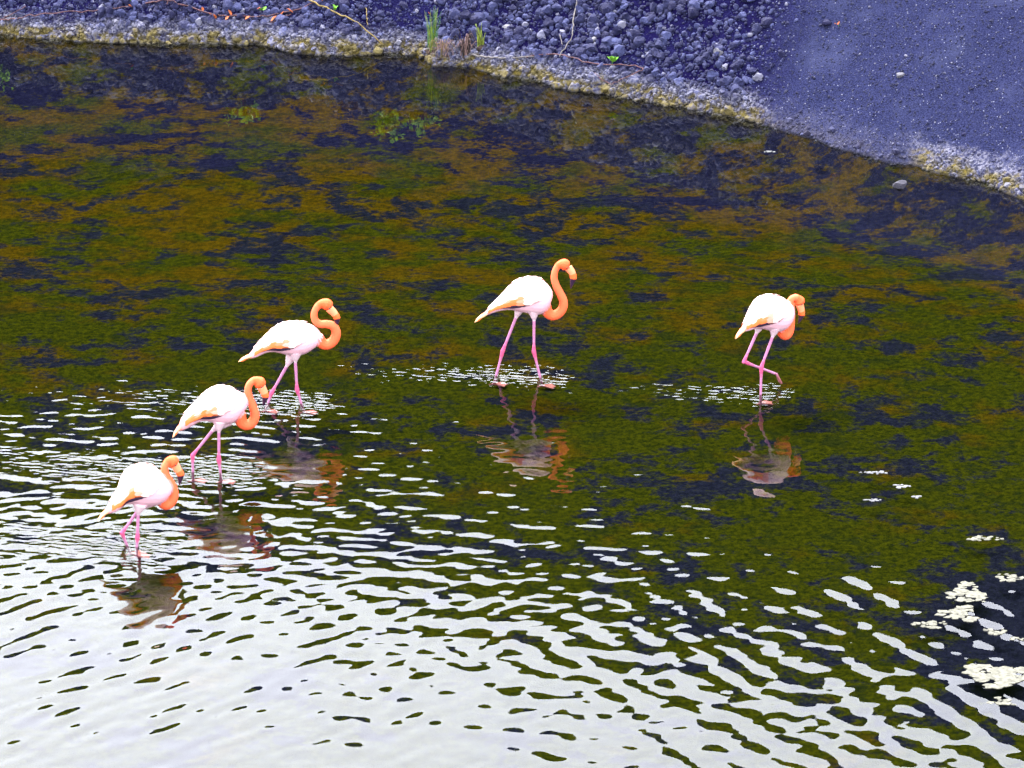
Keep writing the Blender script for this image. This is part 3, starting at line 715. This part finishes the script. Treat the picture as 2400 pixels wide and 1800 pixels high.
tuft('dead_sedge', 'dead reddish sedge tuft between the reeds and the blade-leaved plant', 'sedge', 1091, 138, 44, .32, .125, M_DEAD, droop=.6, rad=.0045, mat2=M_EARTH)
tuft('blade_plant', 'small yellow-green plant with stiff upright blades', 'plant', 1127, 114, 12, .30, .10, M_BLADE, rad=.0075)
# leafy shrubs on the slope just above, mirrored in the water
def shrub(x, y, s, label, mat, n=150):
    Z = float(terrain(x, y)); root = empty('shrub', (x, y, Z)); tag(root, label, 'shrub'); r = np.random.default_rng(int(abs(x) * 100)); Vv, Ff = [], []; SV, SF = [], []
    for i in range(7):
        a = r.uniform(0, 6.28); e = np.array([math.cos(a) * s * .7, math.sin(a) * s * .6, s * r.uniform(.5, 1.0)])
        v, f_ = tube(catmull([(0, 0, -.05), e * np.array([.3, .3, .55]), e], 4), np.linspace(.016, .004, 9), 5); o = len(SV); SV += list(v); SF += [tuple(q + o for q in ff) for ff in f_]
        for _ in range(n // 7):
            c = e * r.uniform(.5, 1.08) + r.normal(0, .11 * s, 3); o = len(Vv); d = r.normal(size=3); d /= np.linalg.norm(d); u_ = np.cross(d, r.normal(size=3)); u_ /= np.linalg.norm(u_); ls = r.uniform(.04, .085)
            Vv += [c, c + d * ls * .5 + u_ * ls * .32, c + d * ls, c + d * ls * .5 - u_ * ls * .32]; Ff.append((o, o + 1, o + 2, o + 3))
    mesh_obj('stems', SV, SF, M_VINE, root); mesh_obj('foliage', Vv, Ff, mat, root, smooth=False)
M_FOL = plain('shrub_leaf', (.130, .240, .010), .4, 8); M_FOL2 = plain('shrub_leaf_rust', (.12, .055, .012), .4, 8)
shrub(-1.40, 46.30, .33, 'green leafy shrub on the slope, mirrored left of the reeds', M_FOL, 260)
shrub(-1.02, 46.45, .28, 'low green shrub on the slope, mirrored beside the reeds', M_FOL, 200)
shrub(-1.95, 46.10, .20, 'rusty small shrub on the slope, mirrored near the yellow cane', M_FOL2, 90)
shrub(-3.15, 46.75, .24, 'green shrub on the slope above the trailing vine', M_FOL, 130)
shrub(-6.05, 46.35, .30, 'bright green shrub on the slope above the bare vine stem', M_FOL, 200)

# ------------------------------------------------------------------ floating scum
M_SCUM = plain('floating_scum', (.078, .075, .056), .35, 25, rough=.9)
M_SCUM2 = plain('floating_scum_white', (.085, .085, .088), .3, 25, rough=.9)
def scum(cx, cy, wpx, hpx, n, label, group, mat, seed):
    x0, y0 = on_water(cx, cy); sc = 31.5 / FPX; W_ = wpx * sc / 2; H_ = hpx * sc / 2 / .40; r = np.random.default_rng(seed); Vv, Ff = [], []
    for i in range(int(n * 1.7)):
        a = r.uniform(0, 6.28); q = math.sqrt(r.uniform(0, 1)) * (1.0 + .25 * math.sin(a * 3 + seed)); c = (q * math.cos(a) * W_, q * math.sin(a) * H_); rr = r.uniform(.25, 1) ** 1.5 * min(W_, H_) * .20 + .008; o = len(Vv); nn = 9
        zt = .002 + .002 * r.uniform()
        ra = rr * r.uniform(.5, 1.25, nn)
        for z in (zt, -.003):
            for k_ in range(nn):
                b_ = 2 * math.pi * k_ / nn; Vv.append((c[0] + ra[k_] * 1.5 * math.cos(b_), c[1] + ra[k_] * math.sin(b_), z))
        Ff.append(tuple(o + k_ for k_ in range(nn))); Ff.append(tuple(o + nn + k_ for k_ in range(nn - 1, -1, -1)))
        for k_ in range(nn): Ff.append((o + k_, o + nn + k_, o + nn + (k_ + 1) % nn, o + (k_ + 1) % nn))
    ob = mesh_obj('floating_scum', Vv, Ff, mat, smooth=False); ob.location = (float(x0), float(y0), 0.001); tag(ob, label, 'scum', group)
GS = 'floating scum mats at the dark corner'
scum(2335, 1583, 150, 46, 70, 'largest cream floating scum mat with cracked edges', GS, M_SCUM, 1)
for i, (cx, cy, a_, b_, n_) in enumerate([(2268,1392,82,44,34),(2251,1439,86,32,34),(2180,1464,86,15,22),(2334,1481,46,16,12),(2365,1355,66,20,20),(2309,1262,90,11,20),(2350,1643,60,18,14),(2388,1497,30,11,7)]):
    scum(cx, cy, a_, b_, n_, 'small ragged cream scum mat floating on dark water', GS, M_SCUM, 10 + i)
for i, (cx, cy, a_, b_, n_) in enumerate([(2052,1108,66,7,14),(2112,1140,44,13,8),(2045,1172,48,6,9),(2148,1165,26,9,6),(1803,356,30,5,7)]):
    scum(cx, cy, a_, b_, n_, 'thin broken line of white scum drifting on green water', 'thin white scum lines', M_SCUM2, 30 + i)
